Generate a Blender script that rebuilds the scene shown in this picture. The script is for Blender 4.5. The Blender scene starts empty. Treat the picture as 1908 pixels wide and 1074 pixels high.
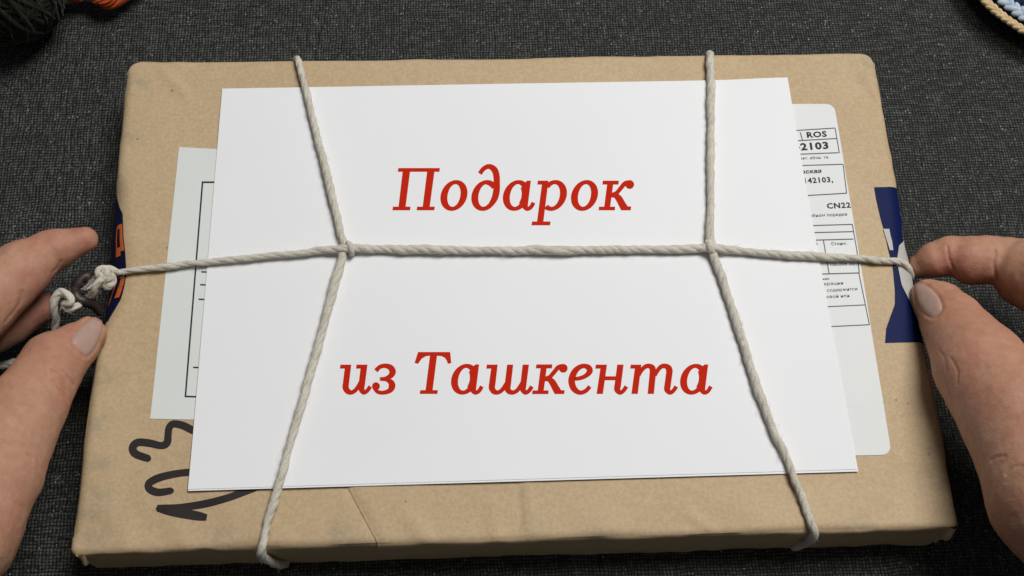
import bpy, bmesh, math, random
import numpy as np
from mathutils import Vector, Matrix
from mathutils.bvhtree import BVHTree

# ------------------------------------------------------------------ camera, world, lamp, exposure
S = bpy.context.scene
C = S.collection
PW, PH, FOC = 1908.0, 1074.0, 2154.4
CAM = np.array([-0.019182, -0.163817, 0.38434])
RGT = np.array([0.998743, -0.039505, 0.03085])
UP_ = np.array([0.023897, 0.916319, 0.399735])
BCK = np.array([-0.04406, -0.398496, 0.916111])
cd = bpy.data.cameras.new('camera')
cd.sensor_width = 36.0
cd.lens = FOC / PW * 36.0
cd.clip_start = 0.01
cd.clip_end = 20.0
cam = bpy.data.objects.new('camera', cd)
C.objects.link(cam)
m = Matrix.Identity(4)
for i in range(3):
    m[i][0], m[i][1], m[i][2], m[i][3] = RGT[i], UP_[i], BCK[i], CAM[i]
cam.matrix_world = m
S.camera = cam

W = bpy.data.worlds.new('World')
S.world = W
W.use_nodes = True
bg = W.node_tree.nodes['Background']
bg.inputs[0].default_value = (0.95, 0.98, 1.0, 1)
bg.inputs[1].default_value = 0.085

def lamp(name, loc, target, size, power, col):
    l = bpy.data.lights.new(name, 'AREA')
    l.shape = 'DISK'
    l.size = size
    l.energy = power
    l.color = col
    o = bpy.data.objects.new(name, l)
    C.objects.link(o)
    o.location = loc
    o.rotation_euler = (Vector(target) - Vector(loc)).to_track_quat('-Z', 'Y').to_euler()
    return o
lamp('desk_lamp_light', (0.42, 0.38, 1.22), (0.0, 0.0, 0.0), 0.66, 16.6, (1.0, 0.988, 0.968))

S.view_settings.view_transform = 'Standard'
S.view_settings.look = 'None'
S.view_settings.exposure = 0.0
S.view_settings.gamma = 1.0

rng = np.random.default_rng(7)
random.seed(7)
HT = 0.024                        # height of the parcel's top

# ------------------------------------------------------------------ small helpers
def at(px, py, z):
    """point of the photograph -> point of the place at height z (metres)"""
    d = RGT * ((px - PW / 2) / FOC) - UP_ * ((py - PH / 2) / FOC) - BCK
    return CAM + d * ((z - CAM[2]) / d[2])

def pxr(r, z):
    """a length in photo pixels at height z, in metres"""
    return r * (CAM[2] - z) / 0.93 / FOC

def vhash(ix, iy, iz, seed):
    h = (ix * 374761393 + iy * 668265263 + iz * 2147483647 + seed * 1274126177) & 0x7fffffff
    h = ((h ^ (h >> 13)) * 1274126177) & 0x7fffffff
    h = h ^ (h >> 16)
    return (h & 0xffff) / 65535.0 * 2 - 1

def vnoise(P, seed=0):
    P = np.asarray(P, float)
    i = np.floor(P).astype(np.int64)
    f = P - i
    f = f * f * (3 - 2 * f)
    out = 0
    for dx in (0, 1):
        for dy in (0, 1):
            for dz in (0, 1):
                w = (f[..., 0] if dx else 1 - f[..., 0]) * (f[..., 1] if dy else 1 - f[..., 1]) * (f[..., 2] if dz else 1 - f[..., 2])
                out = out + w * vhash(i[..., 0] + dx, i[..., 1] + dy, i[..., 2] + dz, seed)
    return out

def n2(x, y, fr, seed=0):
    x = np.asarray(x, float); y = np.asarray(y, float)
    x, y = np.broadcast_arrays(x, y)
    return vnoise(np.stack([x * fr, y * fr, np.zeros_like(x) + .5], -1), seed)

def catmull(pts, n=8, closed=False):
    P = np.asarray(pts, float)
    N = len(P)
    out = []
    rg = range(N) if closed else range(N - 1)
    for i in rg:
        if closed:
            p0, p1, p2, p3 = P[(i - 1) % N], P[i], P[(i + 1) % N], P[(i + 2) % N]
        else:
            p0, p1, p2, p3 = P[max(i - 1, 0)], P[i], P[i + 1], P[min(i + 2, N - 1)]
        for k in range(n):
            t = k / n
            out.append(0.5 * (2 * p1 + (p2 - p0) * t + (2 * p0 - 5 * p1 + 4 * p2 - p3) * t * t + (3 * p1 - p0 - 3 * p2 + p3) * t ** 3))
    if not closed:
        out.append(P[-1])
    return np.array(out)

class MB:
    """collects pieces of one mesh"""
    def __init__(self):
        self.v = []; self.f = []; self.n = 0
    def add(self, v, f):
        v = [tuple(map(float, p)) for p in v]
        self.v += v
        self.f += [tuple(i + self.n for i in q) for q in f]
        self.n += len(v)
    def tube(self, P, r, sides=8, caps=True):
        P = np.asarray(P, float)
        r = np.broadcast_to(np.asarray(r, float), (len(P),))
        T = np.gradient(P, axis=0)
        T /= np.linalg.norm(T, axis=1)[:, None] + 1e-12
        a = np.array([0, 0, 1.0])
        if abs(T[0] @ a) > .9: a = np.array([1.0, 0, 0])
        N = a - T[0] * (a @ T[0]); N /= np.linalg.norm(N)
        V = []
        for i in range(len(P)):
            N = N - T[i] * (N @ T[i]); N /= np.linalg.norm(N) + 1e-12
            B = np.cross(T[i], N)
            for k in range(sides):
                t = 2 * math.pi * k / sides
                V.append(P[i] + r[i] * (math.cos(t) * N + math.sin(t) * B))
        F = []
        for i in range(len(P) - 1):
            for k in range(sides):
                k2 = (k + 1) % sides
                F.append((i * sides + k, i * sides + k2, (i + 1) * sides + k2, (i + 1) * sides + k))
        if caps:
            F.append(tuple(range(sides))[::-1])
            F.append(tuple((len(P) - 1) * sides + k for k in range(sides)))
        self.add(V, F)
    def ball(self, c, ax, ay, az, nu=8, nv=5):
        """ellipsoid with the three given semi-axis vectors"""
        c, ax, ay, az = map(np.asarray, (c, ax, ay, az))
        V = [c + az]
        for j in range(1, nv):
            ph = math.pi * j / nv
            for i in range(nu):
                t = 2 * math.pi * i / nu
                V.append(c + az * math.cos(ph) + (ax * math.cos(t) + ay * math.sin(t)) * math.sin(ph))
        V.append(c - az)
        F = [(0, 1 + i, 1 + (i + 1) % nu) for i in range(nu)]
        for j in range(nv - 2):
            for i in range(nu):
                a, b = 1 + j * nu + i, 1 + j * nu + (i + 1) % nu
                F.append((a, a + nu, b + nu, b))
        L = len(V) - 1
        o = 1 + (nv - 2) * nu
        F += [(o + i, L, o + (i + 1) % nu) for i in range(nu)]
        self.add(V, F)
    def build(self, name, mat, parent=None, smooth=True):
        return mesh_obj(name, self.v, self.f, mat, parent, smooth)

def mesh_obj(name, v, f, mat, parent=None, smooth=True):
    me = bpy.data.meshes.new(name)
    me.from_pydata([tuple(p) for p in v], [], f)
    me.update()
    if smooth:
        me.polygons.foreach_set('use_smooth', [True] * len(me.polygons))
    o = bpy.data.objects.new(name, me)
    C.objects.link(o)
    if mat: me.materials.append(mat)
    if parent:
        o.parent = parent
        o.matrix_parent_inverse = Matrix.Translation(-Vector(parent.location))
    return o

def tag(o, label=None, cat=None, group=None, kind=None):
    for k, v in (('label', label), ('category', cat), ('group', group), ('kind', kind)):
        if v: o[k] = v
    return o

def thing(name, loc, label, cat, group=None):
    o = bpy.data.objects.new(name, None)
    C.objects.link(o)
    o.location = tuple(map(float, loc))
    o.empty_display_size = .02
    return tag(o, label, cat, group)

# ------------------------------------------------------------------ materials
class Mat:
    def __init__(self, name, rough=.6, spec=.4):
        self.m = bpy.data.materials.new(name)
        self.m.use_nodes = True
        self.t = self.m.node_tree
        self.b = self.t.nodes['Principled BSDF']
        self.b.inputs['Roughness'].default_value = rough
        self.b.inputs['Specular IOR Level'].default_value = spec
    def N(self, typ, **kw):
        n = self.t.nodes.new(typ)
        for k, v in kw.items():
            if k.startswith('i_'):
                key = k[2:]
                n.inputs[int(key) if key.isdigit() else key].default_value = v
            else:
                setattr(n, k, v)
        return n
    def L(self, a, b): self.t.links.new(a, b)
    def coord(self, scale=(1, 1, 1)):
        tc = self.N('ShaderNodeTexCoord')
        mp = self.N('ShaderNodeMapping')
        mp.inputs['Scale'].default_value = scale
        self.L(tc.outputs['Object'], mp.inputs[0])
        return mp.outputs[0]
    def noise(self, vec, scale, detail=4, rough=.55, dist=0):
        n = self.N('ShaderNodeTexNoise', i_Scale=scale, i_Detail=detail, i_Roughness=rough, i_Distortion=dist)
        self.L(vec, n.inputs['Vector'])
        return n.outputs['Fac']
    def ramp(self, fac, stops):
        r = self.N('ShaderNodeValToRGB')
        e = r.color_ramp.elements
        while len(e) < len(stops): e.new(.5)
        for el, (p, c) in zip(e, stops):
            el.position = p
            el.color = (*c, 1) if len(c) == 3 else c
        self.L(fac, r.inputs[0])
        return r.outputs[0]
    def mix(self, fac, a, b, mode='MIX'):
        n = self.N('ShaderNodeMix', data_type='RGBA', blend_type=mode)
        for sock, v in ((n.inputs[0], fac), (n.inputs[6], a), (n.inputs[7], b)):
            if isinstance(v, (int, float)): sock.default_value = v
            elif isinstance(v, tuple): sock.default_value = (*v, 1)
            else: self.L(v, sock)
        return n.outputs[2]
    def math(self, op, a, b=None, c=None):
        n = self.N('ShaderNodeMath', operation=op)
        for s, v in zip(n.inputs, (a, b, c)):
            if v is None: continue
            if isinstance(v, (int, float)): s.default_value = v
            else: self.L(v, s)
        return n.outputs[0]
    def bump(self, h, strength=.3, dist=.0005, prev=None):
        n = self.N('ShaderNodeBump')
        n.inputs['Strength'].default_value = strength
        n.inputs['Distance'].default_value = dist
        self.L(h, n.inputs['Height'])
        if prev is not None: self.L(prev, n.inputs['Normal'])
        return n.outputs[0]
    def color(self, c):
        if isinstance(c, tuple): self.b.inputs['Base Color'].default_value = (*c, 1)
        else: self.L(c, self.b.inputs['Base Color'])
    def normal(self, n): self.L(n, self.b.inputs['Normal'])

def kraft_mat():
    M = Mat('kraft_paper', .62, .3)
    v = M.coord()
    big = M.noise(v, 14, 3)
    base = M.ramp(big, [(.3, (.475, .342, .192)), (.7, (.54, .398, .232))])
    fib = M.noise(M.coord((1, 2.2, 1)), 240, 5, .7)
    base = M.mix(.22, base, M.ramp(fib, [(.3, (.43, .30, .165)), (.7, (.59, .445, .275))]))
    fine = M.noise(v, 900, 3, .6)
    base = M.mix(.18, base, M.ramp(fine, [(.35, (.30, .21, .12)), (.65, (.70, .57, .39))]))
    vo = M.N('ShaderNodeTexVoronoi', i_Scale=95.0)
    M.L(v, vo.inputs['Vector'])
    pick = M.noise(v, 60, 1)
    sp = M.math('MULTIPLY', M.math('LESS_THAN', vo.outputs['Distance'], .055), M.math('GREATER_THAN', pick, .56))
    base = M.mix(M.math('MULTIPLY', sp, .55), base, (.2, .13, .07))
    sc = M.N('ShaderNodeAttribute', attribute_name='scuff')
    scf = M.math('MULTIPLY', sc.outputs['Fac'], M.ramp(M.noise(v, 210, 4, .7), [(.38, (0, 0, 0)), (.62, (1, 1, 1))]))
    base = M.mix(M.math('MULTIPLY', scf, .5), base, (.27, .235, .17))
    M.color(base)
    b1 = M.bump(M.noise(v, 700, 4, .6), .22, .0002)
    b2 = M.bump(M.noise(v, 90, 3, .5), .35, .0007, b1)
    M.normal(b2)
    return M.m

def paper_mat(name, col, bump=.12, tint=None):
    M = Mat(name, .55, .25)
    v = M.coord()
    M.color(M.mix(M.noise(v, 30, 2), col, tint or tuple(c * .965 for c in col)))
    M.normal(M.bump(M.noise(v, 500, 3), bump, .00015))
    return M.m

def plain_mat(name, col, rough=.5, spec=.4, bump=0, scale=400, dist=.0003, vary=.85):
    M = Mat(name, rough, spec)
    v = M.coord()
    M.color(M.mix(M.noise(v, scale * .4, 3), col, tuple(c * vary for c in col)))
    if bump: M.normal(M.bump(M.noise(v, scale, 4, .6), bump, dist))
    return M.m

def table_mat():
    M = Mat('black_woven_cover', .5, .3)
    v0 = M.coord()
    wob = M.N('ShaderNodeTexNoise', i_Scale=90.0, i_Detail=2.0)
    M.L(v0, wob.inputs['Vector'])
    sub = M.N('ShaderNodeVectorMath', operation='SUBTRACT'); M.L(wob.outputs['Color'], sub.inputs[0]); sub.inputs[1].default_value = (.5, .5, .5)
    scl = M.N('ShaderNodeVectorMath', operation='SCALE'); M.L(sub.outputs[0], scl.inputs[0]); scl.inputs['Scale'].default_value = .0022
    add = M.N('ShaderNodeVectorMath', operation='ADD'); M.L(v0, add.inputs[0]); M.L(scl.outputs[0], add.inputs[1])
    sep = M.N('ShaderNodeSeparateXYZ'); M.L(add.outputs[0], sep.inputs[0])
    per = .00115
    su = M.math('SINE', M.math('MULTIPLY', sep.outputs[0], math.pi / per))
    sv = M.math('SINE', M.math('MULTIPLY', sep.outputs[1], math.pi / per))
    chk = M.math('GREATER_THAN', M.math('MULTIPLY', su, sv), 0.0)
    A, B = M.math('ABSOLUTE', su), M.math('ABSOLUTE', sv)
    hgt = M.math('ADD', M.math('MULTIPLY', A, chk), M.math('MULTIPLY', B, M.math('SUBTRACT', 1.0, chk)))
    pit = M.math('MULTIPLY', A, B)
    hgt = M.math('ADD', M.math('MULTIPLY', hgt, .45), M.math('MULTIPLY', pit, .55))
    # uneven threads: some stretches stand higher
    fu = M.math('FLOOR', M.math('MULTIPLY', sep.outputs[0], 1 / per)); fv = M.math('FLOOR', M.math('MULTIPLY', sep.outputs[1], 1 / per))
    cmb = M.N('ShaderNodeCombineXYZ'); M.L(fu, cmb.inputs[0]); M.L(fv, cmb.inputs[1])
    wn = M.N('ShaderNodeTexWhiteNoise'); M.L(cmb.outputs[0], wn.inputs['Vector'])
    hgt = M.math('MULTIPLY', M.math('MULTIPLY_ADD', hgt, .62, .34), M.math('MULTIPLY_ADD', wn.outputs['Value'], .55, .62))
    nx = M.noise(M.coord((120, 760, 1)), 1.0, 3, .65)
    ny = M.noise(M.coord((760, 120, 1)), 1.0, 3, .65)
    side = M.noise(v0, 9, 2)
    sel = M.ramp(side, [(.42, (0, 0, 0)), (.58, (1, 1, 1))])
    thr = M.mix(sel, nx, ny)
    hh = M.math('MULTIPLY', hgt, M.math('MULTIPLY_ADD', thr, 2.6, -.34))
    col = M.ramp(hh, [(.14, (.0026, .0026, .0026)), (.42, (.0145, .015, .014)), (.7, (.044, .045, .042)), (1.0, (.11, .11, .104))])
    vo = M.N('ShaderNodeTexVoronoi', i_Scale=640.0); M.L(v0, vo.inputs['Vector'])
    spk = M.noise(v0, 260, 2, .6)
    fl = M.math('MULTIPLY', M.math('LESS_THAN', vo.outputs['Distance'], .21), M.math('GREATER_THAN', spk, .585))
    col = M.mix(M.math('MULTIPLY', fl, .8), col, (.3, .3, .29))  # glints of the weave, painted into the colour as pale flecks
    M.color(col)
    M.L(M.ramp(M.noise(v0, 420, 2), [(.35, (.32, .32, .32)), (.65, (.62, .62, .62))]), M.b.inputs['Roughness'])
    M.normal(M.bump(hh, 1.0, .0006))
    return M.m

def skin_mat():
    M = Mat('skin', .56, .30)
    v = M.coord()
    c = M.ramp(M.noise(v, 55, 4, .62), [(.3, (.43, .212, .132)), (.52, (.49, .265, .175)), (.72, (.44, .178, .122))])
    c = M.mix(.36, c, M.ramp(M.noise(v, 330, 4, .65), [(.3, (.30, .14, .08)), (.7, (.54, .31, .20))]))
    vo = M.N('ShaderNodeTexVoronoi', i_Scale=62.0); M.L(v, vo.inputs['Vector'])
    mole = M.math('MULTIPLY', M.math('LESS_THAN', vo.outputs['Distance'], .05), M.math('GREATER_THAN', M.noise(v, 45, 1), .6))
    c = M.mix(M.math('MULTIPLY', mole, .6), c, (.2, .08, .05))
    at_ = M.N('ShaderNodeAttribute', attribute_name='flush')
    c = M.mix(M.math('MULTIPLY', at_.outputs['Fac'], .6), c, (.37, .12, .08))
    M.color(c)
    M.b.inputs['Subsurface Weight'].default_value = .12
    M.b.inputs['Subsurface Radius'].default_value = (1.0, .35, .2)
    M.b.inputs['Subsurface Scale'].default_value = .003
    cell = M.N('ShaderNodeTexVoronoi', i_Scale=1300.0, feature='DISTANCE_TO_EDGE'); M.L(v, cell.inputs['Vector'])
    b = M.bump(cell.outputs['Distance'], .5, .0002)
    b = M.bump(M.noise(v, 520, 4, .6), .5, .0004, b)
    b = M.bump(M.noise(v, 120, 3, .5), .3, .0006, b)
    M.normal(b)
    return M.m

def twine_mat():
    M = Mat('cotton_twine', .8, .2)
    v = M.coord()
    c = M.ramp(M.noise(v, 150, 4, .65), [(.3, (.60, .555, .455)), (.7, (.82, .785, .69))])
    c = M.mix(.35, c, M.ramp(M.noise(v, 1500, 3, .7), [(.3, (.36, .31, .23)), (.7, (.78, .74, .65))]))
    M.color(c)
    M.normal(M.bump(M.noise(v, 1500, 4, .75), .9, .0005))
    return M.m

def yarn_mat(name, lo, hi):
    M = Mat(name, .85, .15)
    v = M.coord()
    c = M.ramp(M.noise(v, 260, 4, .65), [(.3, lo), (.7, hi)])
    M.color(c)
    M.b.inputs['Sheen Weight'].default_value = .12
    M.normal(M.bump(M.noise(v, 1800, 3, .7), .6, .0003))
    return M.m

KRAFT = kraft_mat()
WHITE = paper_mat('white_paper', (.84, .845, .86))
LABEL = paper_mat('label_paper', (.76, .77, .765))
FORM = paper_mat('form_paper', (.73, .755, .735), .12, (.68, .71, .68))
RED = plain_mat('red_print', (.55, .019, .004), .7, .06, vary=.97)
GREY = plain_mat('grey_print', (.13, .13, .13), .6, .2)
BLACK = plain_mat('black_print', (.025, .025, .027), .6, .2)
MARK = plain_mat('marker_ink', (.019, .015, .014), .5, .3)
BLUE = plain_mat('blue_tape', (.006, .013, .075), .45, .05, .12, 160, .0006)
NAVY = plain_mat('navy_tape', (.007, .010, .040), .4, .15, .12, 160, .0006)
TAPEW = plain_mat('tape_white', (.50, .485, .45), .45, .25, .06, 160, .0005)
ORANGE = plain_mat('tape_orange', (.62, .13, .028), .35, .45)
TWINE = twine_mat()
SKIN = skin_mat()
NAIL = plain_mat('nail', (.46, .30, .245), .25, .5, .05, 300, .0002, .9)
BROWN = plain_mat('brown_plastic', (.032, .021, .018), .45, .4, .25, 240, .0005)
FILM = Mat('clear_film', .06, .8)
FILM.color((.9, .9, .9)); FILM.b.inputs['Transmission Weight'].default_value = .85; FILM.b.inputs['IOR'].default_value = 1.3
FILM = FILM.m
GREEN = yarn_mat('dark_green_yarn', (.005, .007, .0016), (.016, .021, .005))
ORYARN = yarn_mat('orange_yarn', (.42, .05, .008), (.70, .14, .03))
BEIGE = yarn_mat('beige_cord', (.52, .36, .17), (.76, .60, .36))
PALEB = yarn_mat('pale_blue_cord', (.36, .45, .56), (.62, .70, .76))
NAVYY = yarn_mat('navy_yarn', (.004, .007, .028), (.01, .022, .085))

# ------------------------------------------------------------------ table
def slab(name, x0, x1, y0, y1, z0, z1, mat):
    v = [(x0, y0, z0), (x1, y0, z0), (x1, y1, z0), (x0, y1, z0), (x0, y0, z1), (x1, y0, z1), (x1, y1, z1), (x0, y1, z1)]
    f = [(0, 3, 2, 1), (4, 5, 6, 7), (0, 1, 5, 4), (1, 2, 6, 5), (2, 3, 7, 6), (3, 0, 4, 7)]
    return mesh_obj(name, v, f, mat, None, False)
tb = slab('tabletop', -.8, .8, -.55, .65, -.025, 0, table_mat())
tag(tb, 'black woven table cover under the parcel', 'table', kind='structure')

# ------------------------------------------------------------------ parcel
AX, BY = .1389, .0900             # half sizes of the block under the paper
Y0 = -.0029                       # its centre along y
YL = at(228, 505, HT)[1]          # where the twine crosses the left and right edges
YR = at(1690, 490, HT)[1]
yT_B = (at(214, 345, HT)[1], at(190, 622, HT)[1])
VX = [at(555, 112, HT)[0], at(1322, 100, HT)[0]]
FX = [at(490, 1030, HT)[0], at(1512, 985, HT)[0]]
fold_a, fold_b = at(646, 900, HT), at(706, 1010, HT)

def gauss(x, s): return np.exp(-(x / s) ** 2)

def top_disp(x, y):
    """height of the paper above the flat top (metres)"""
    d = .00022 * n2(x, y, 28, 3) + .00008 * n2(x, y, 110, 4)
    front = gauss(np.minimum(y - (Y0 - BY), .05), .014)
    d = d + front * (.00075 * n2(x, y * .5, 55, 5) + .0003 * n2(x, y, 170, 6))
    rg = 1 - np.abs(n2(x + .3 * y, y * .45, 42, 25)); d = d + gauss(np.minimum(y - (Y0 - BY), .05), .011) * .0008 * (np.maximum(rg - .72, 0) / .28) ** 1.5
    rg = 1 - np.abs(n2(x * .5, y - .4 * x, 36, 27)); d = d + gauss(np.minimum(AX - np.abs(x), .05), .013) * .0006 * (np.maximum(rg - .75, 0) / .25) ** 1.5
    rg = 1 - np.abs(n2(x * .7 + y, y - .8 * x, 17, 29)); d = d + .00016 * (np.maximum(rg - .86, 0) / .14) ** 1.5
    cx = np.minimum(AX - np.abs(x), .05); cy = np.minimum(BY - np.abs(y - Y0), .05)
    corner = gauss(np.hypot(cx, cy), .022)
    d = d + corner * (.0007 * n2(x + y, x - y, 90, 8) + .0004 * n2(x, y, 200, 9))
    # folded-over paper edge running down to the front rim
    t = (fold_b[:2] - fold_a[:2]); L = np.hypot(*t); t = t / L
    u = (x - fold_a[0]) * t[0] + (y - fold_a[1]) * t[1]
    w = -(x - fold_a[0]) * t[1] + (y - fold_a[1]) * t[0]
    g = np.clip((u + .004) / .006, 0, 1) * gauss(np.maximum(u - L, 0), .006)
    d = d + g * (-.0003 * gauss(w, .0009))
    # a short dent right of it
    cxd, cyd = at(968, 950, HT)[:2]
    d = d - .0006 * gauss(x - cxd, .0012) * gauss(y - cyd, .008) + .0004 * gauss(x - cxd - .0025, .0018) * gauss(y - cyd, .009)
    # diagonal ridges at the back corners
    for (p, q) in (((300, 128), (345, 175)), ((1596, 118), (1640, 190)), ((1285, 960), (1330, 990))):
        A, Bq = at(*p, HT)[:2], at(*q, HT)[:2]
        tt = Bq - A; LL = np.hypot(*tt); tt = tt / LL
        u = np.clip((x - A[0]) * tt[0] + (y - A[1]) * tt[1], 0, LL)
        dd = np.hypot(x - A[0] - u * tt[0], y - A[1] - u * tt[1])
        d = d + .0005 * gauss(dd, .0016)
    return d

def radius(x, y):
    r = .0026 + .0007 * n2(x, y, 40, 11) + .0012 * (x < -.12) * (np.abs(y - Y0) < BY - .006)
    sm = lambda v, w: 1 / (1 + np.exp(-np.clip(v / w, -40, 40)))
    left = sm(y - yT_B[1], .0022) * sm(yT_B[0] - y, .0022) * (x < 0)
    right = gauss(y - YR, .026) * (x > 0)
    r = r + left * (.0040 + .0034 * gauss(y - YL, .016)) + .0026 * right
    fr = (y < Y0)
    for fx in FX: r = r + .0010 * gauss(x - fx, .006) * fr
    return r

def body(s, t, off=0.0):
    """unrolled parcel paper: s across, t along; beyond the rim it runs down the sides"""
    s = np.asarray(s, float); t = np.asarray(t, float)
    s, t = np.broadcast_arrays(s, t)
    x = np.clip(s, -AX, AX); y = np.clip(t, -BY, BY)
    z = HT - np.maximum(np.maximum(np.abs(s) - AX, np.abs(t) - BY), 0)
    r = radius(x, y + Y0)
    q = np.stack([np.clip(x, -AX + r, AX - r), np.clip(y, -BY + r, BY - r), np.minimum(z, HT - r)], -1)
    p = np.stack([x, y, z], -1)
    d = p - q
    ln = np.linalg.norm(d, axis=-1)
    nn = d / np.maximum(ln, 1e-9)[..., None]
    p = q + np.where(ln[..., None] > 1e-9, nn * (r + off)[..., None] if np.ndim(off) else nn * (r + off)[..., None], 0)
    # slight taper of the block, as it stands in the picture
    p[..., 0] += (-.0012) + np.where(p[..., 0] > 0, -.0012 * (-(p[..., 1]) / BY), 0) * (np.abs(p[..., 0]) / AX)
    p[..., 1] += Y0 + .0012 * -(p[..., 0] / AX) * (p[..., 1] < 0) * .5
    ch = np.maximum(0, .0048 - (AX - np.abs(x)) - (BY - y)) * .42 * (y > 0)
    p[..., 0] -= ch * np.sign(x); p[..., 1] -= ch
    p[..., 0] -= .0009 * (p[..., 0] < 0) * np.clip(-p[..., 1] / BY, 0, 1)
    p[..., 1] += .0009 * np.clip(-p[..., 0] / AX, 0, 1) * (p[..., 1] > 0)
    k = np.clip(p[..., 2] / HT, 0, 1) ** 3
    p[..., 2] += top_disp(p[..., 0], p[..., 1]) * k
    # the paper bulges a little on the sides, wavier along the front
    side = np.maximum(np.abs(s) - AX, np.abs(t) - BY) > 0
    bul = side * (.0005 * vnoise(p * 60, 15) + .0003 * vnoise(p * 190, 16))
    p[..., 0] += bul * np.sign(s) * (np.abs(s) > AX)
    p[..., 1] += bul * np.sign(t) * (np.abs(t) > BY)
    return p

parcel = thing('parcel', (0, 0, 0), 'flat parcel wrapped in brown kraft paper with blue tape ends, tied with twine', 'parcel')

def grid_faces(nx, ny):
    return [(j * nx + i, j * nx + i + 1, (j + 1) * nx + i + 1, (j + 1) * nx + i) for j in range(ny - 1) for i in range(nx - 1)]

def rim(a, h, n):
    """sample positions, dense near the rims"""
    e = np.array([.0006, .0012, .0018, .0024, .0032, .004, .005, .0062, .0076, .0092])
    inner = np.linspace(-a + .0105, a - .0105, n)
    sd = np.array([.0006, .0012, .0018, .0024, .0032, .004, .0055, .0075, .0095, .012, .015, .0185, .0215, h])
    pos = np.concatenate([[a], a - e]) ; 
    right = np.sort(np.concatenate([pos, a + sd]))
    return np.concatenate([-right[::-1], inner, right])

ss, tt = rim(AX, HT, 210), rim(BY, HT, 135)
SS, TT = np.meshgrid(ss, tt)
PB = body(SS, TT).reshape(-1, 3)
nx, ny = len(ss), len(tt)
keep = []
for j in range(ny - 1):
    for i in range(nx - 1):
        cs = abs(ss[i] + ss[i + 1]) / 2 > AX
        ct = abs(tt[j] + tt[j + 1]) / 2 > BY
        if not (cs and ct): keep.append((j * nx + i, j * nx + i + 1, (j + 1) * nx + i + 1, (j + 1) * nx + i))
wrap = mesh_obj('wrapping', PB, keep, KRAFT, parcel)
bm = bmesh.new(); bm.from_mesh(wrap.data)
bmesh.ops.remove_doubles(bm, verts=bm.verts, dist=2e-6)
bmesh.ops.delete(bm, geom=[v for v in bm.verts if not v.link_faces], context='VERTS')
bm.to_mesh(wrap.data); bm.free()

VV_ = np.array([v.co[:] for v in wrap.data.vertices])
sf = np.zeros(len(VV_))
for (px, py, rr) in ((166, 960, .007), (176, 930, .005), (178, 1000, .006), (182, 870, .004), (1742, 830, .004), (1760, 905, .005), (1735, 760, .004), (1618, 130, .005), (262, 160, .005), (1600, 1000, .006),
                     (1120, 1010, .006), (960, 985, .007), (640, 1000, .006), (420, 1018, .006), (236, 250, .004), (225, 330, .004), (190, 700, .005), (178, 790, .005)):
    q = at(px, py, HT)
    sf = np.maximum(sf, np.exp(-(np.linalg.norm(VV_ - q, axis=1) / rr) ** 2))
a_ = wrap.data.attributes.new('scuff', 'FLOAT', 'POINT')
a_.data.foreach_set('value', sf.astype(np.float32))

def topz(x, y): return HT + top_disp(x, y)

# the free edge of the wrapping sheet, lapped over the front
def lap():
    nU, nT = 46, 34
    us = np.concatenate([[0, .00035, .0008, .0014], np.linspace(.0022, .075, nU - 4)])
    ts = np.concatenate([np.linspace(-.052, -BY + .0045, 16), np.linspace(-BY + .004, -BY - .0006, 9), np.linspace(-BY - .0012, -BY - .016, nT - 25)])
    P = []
    for t in ts:
        k = (np.clip(t + Y0, fold_b[1], .0) - fold_a[1]) / (fold_b[1] - fold_a[1])
        x0 = fold_a[0] + (fold_b[0] - fold_a[0]) * k
        x0 += .0004 * float(n2(t, .3, 120, 44)) + .0012
        off = np.interp(us, [0, .00035, .004, .03, .075], [.00004, .00052, .00058, .0002, -.0003])
        P.append(body(x0 + us, np.full(len(us), t), off))
    P = np.concatenate(P)
    return mesh_obj('paper_flap', P, [f[::-1] for f in grid_faces(len(us), len(ts))], KRAFT, parcel)
lap()

# folded paper corners that stand proud of the front face
def corner_fold(name, sx):
    xc = sx * (AX - .0013) - .0012 - (.0012 if sx > 0 else 0)
    xc -= sx * (.0009 if sx > 0 else .0015)
    yf = Y0 - BY
    mb = MB(); V = []; n = 11; mrow = 10
    for j in range(mrow):
        k = j / (mrow - 1)
        z = HT - .0007 - (.016 if sx > 0 else .0115) * k
        wv = .0004 * math.sin(j * 1.1 + sx)
        for i in range(n):
            a = math.pi * i / (n - 1)
            V.append((xc + sx * (.0002 + ((.0018 if sx > 0 else .0013) - .0004 * k) * math.cos(a)) + wv * .3, yf - ((.0022 if sx > 0 else .0011) + .0016 * math.sin(math.pi * min(1, k * 1.15)) + .0004 * k) * math.sin(a) + wv + .0012, z + .0005 * math.sin(a)))
    mb.add(V, grid_faces(n, mrow))
    return mb.build(name, KRAFT, parcel)
corner_fold('folded_corner', 1)
corner_fold('folded_corner', -1)

# ---- printed tape wrapped over the short edges (unrolled strips of the parcel's own surface)
def interp(tab, y):
    tab = sorted(tab)
    return np.interp(y, [a for a, _ in tab], [b for _, b in tab])

def strip(name, mat, parent, side, ya, yb, s0, s1, off, n=70, ms=16):
    """patch between unrolled distances s0(y) and s1(y) (0 = rim, negative = on top), y from ya to yb"""
    ys = np.linspace(ya, yb, n)
    V = []
    for y in ys:
        a, b = s0(y), s1(y)
        q = np.linspace(a, b, ms)
        V.append(body(side * (AX + q), np.full(ms, y - Y0), np.full(ms, off)))
    V = np.concatenate(V)
    F = grid_faces(ms, n)
    if side > 0: F = [f[::-1] for f in F]
    # give it thickness
    return mesh_obj(name, V, F, mat, parent)

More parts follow.
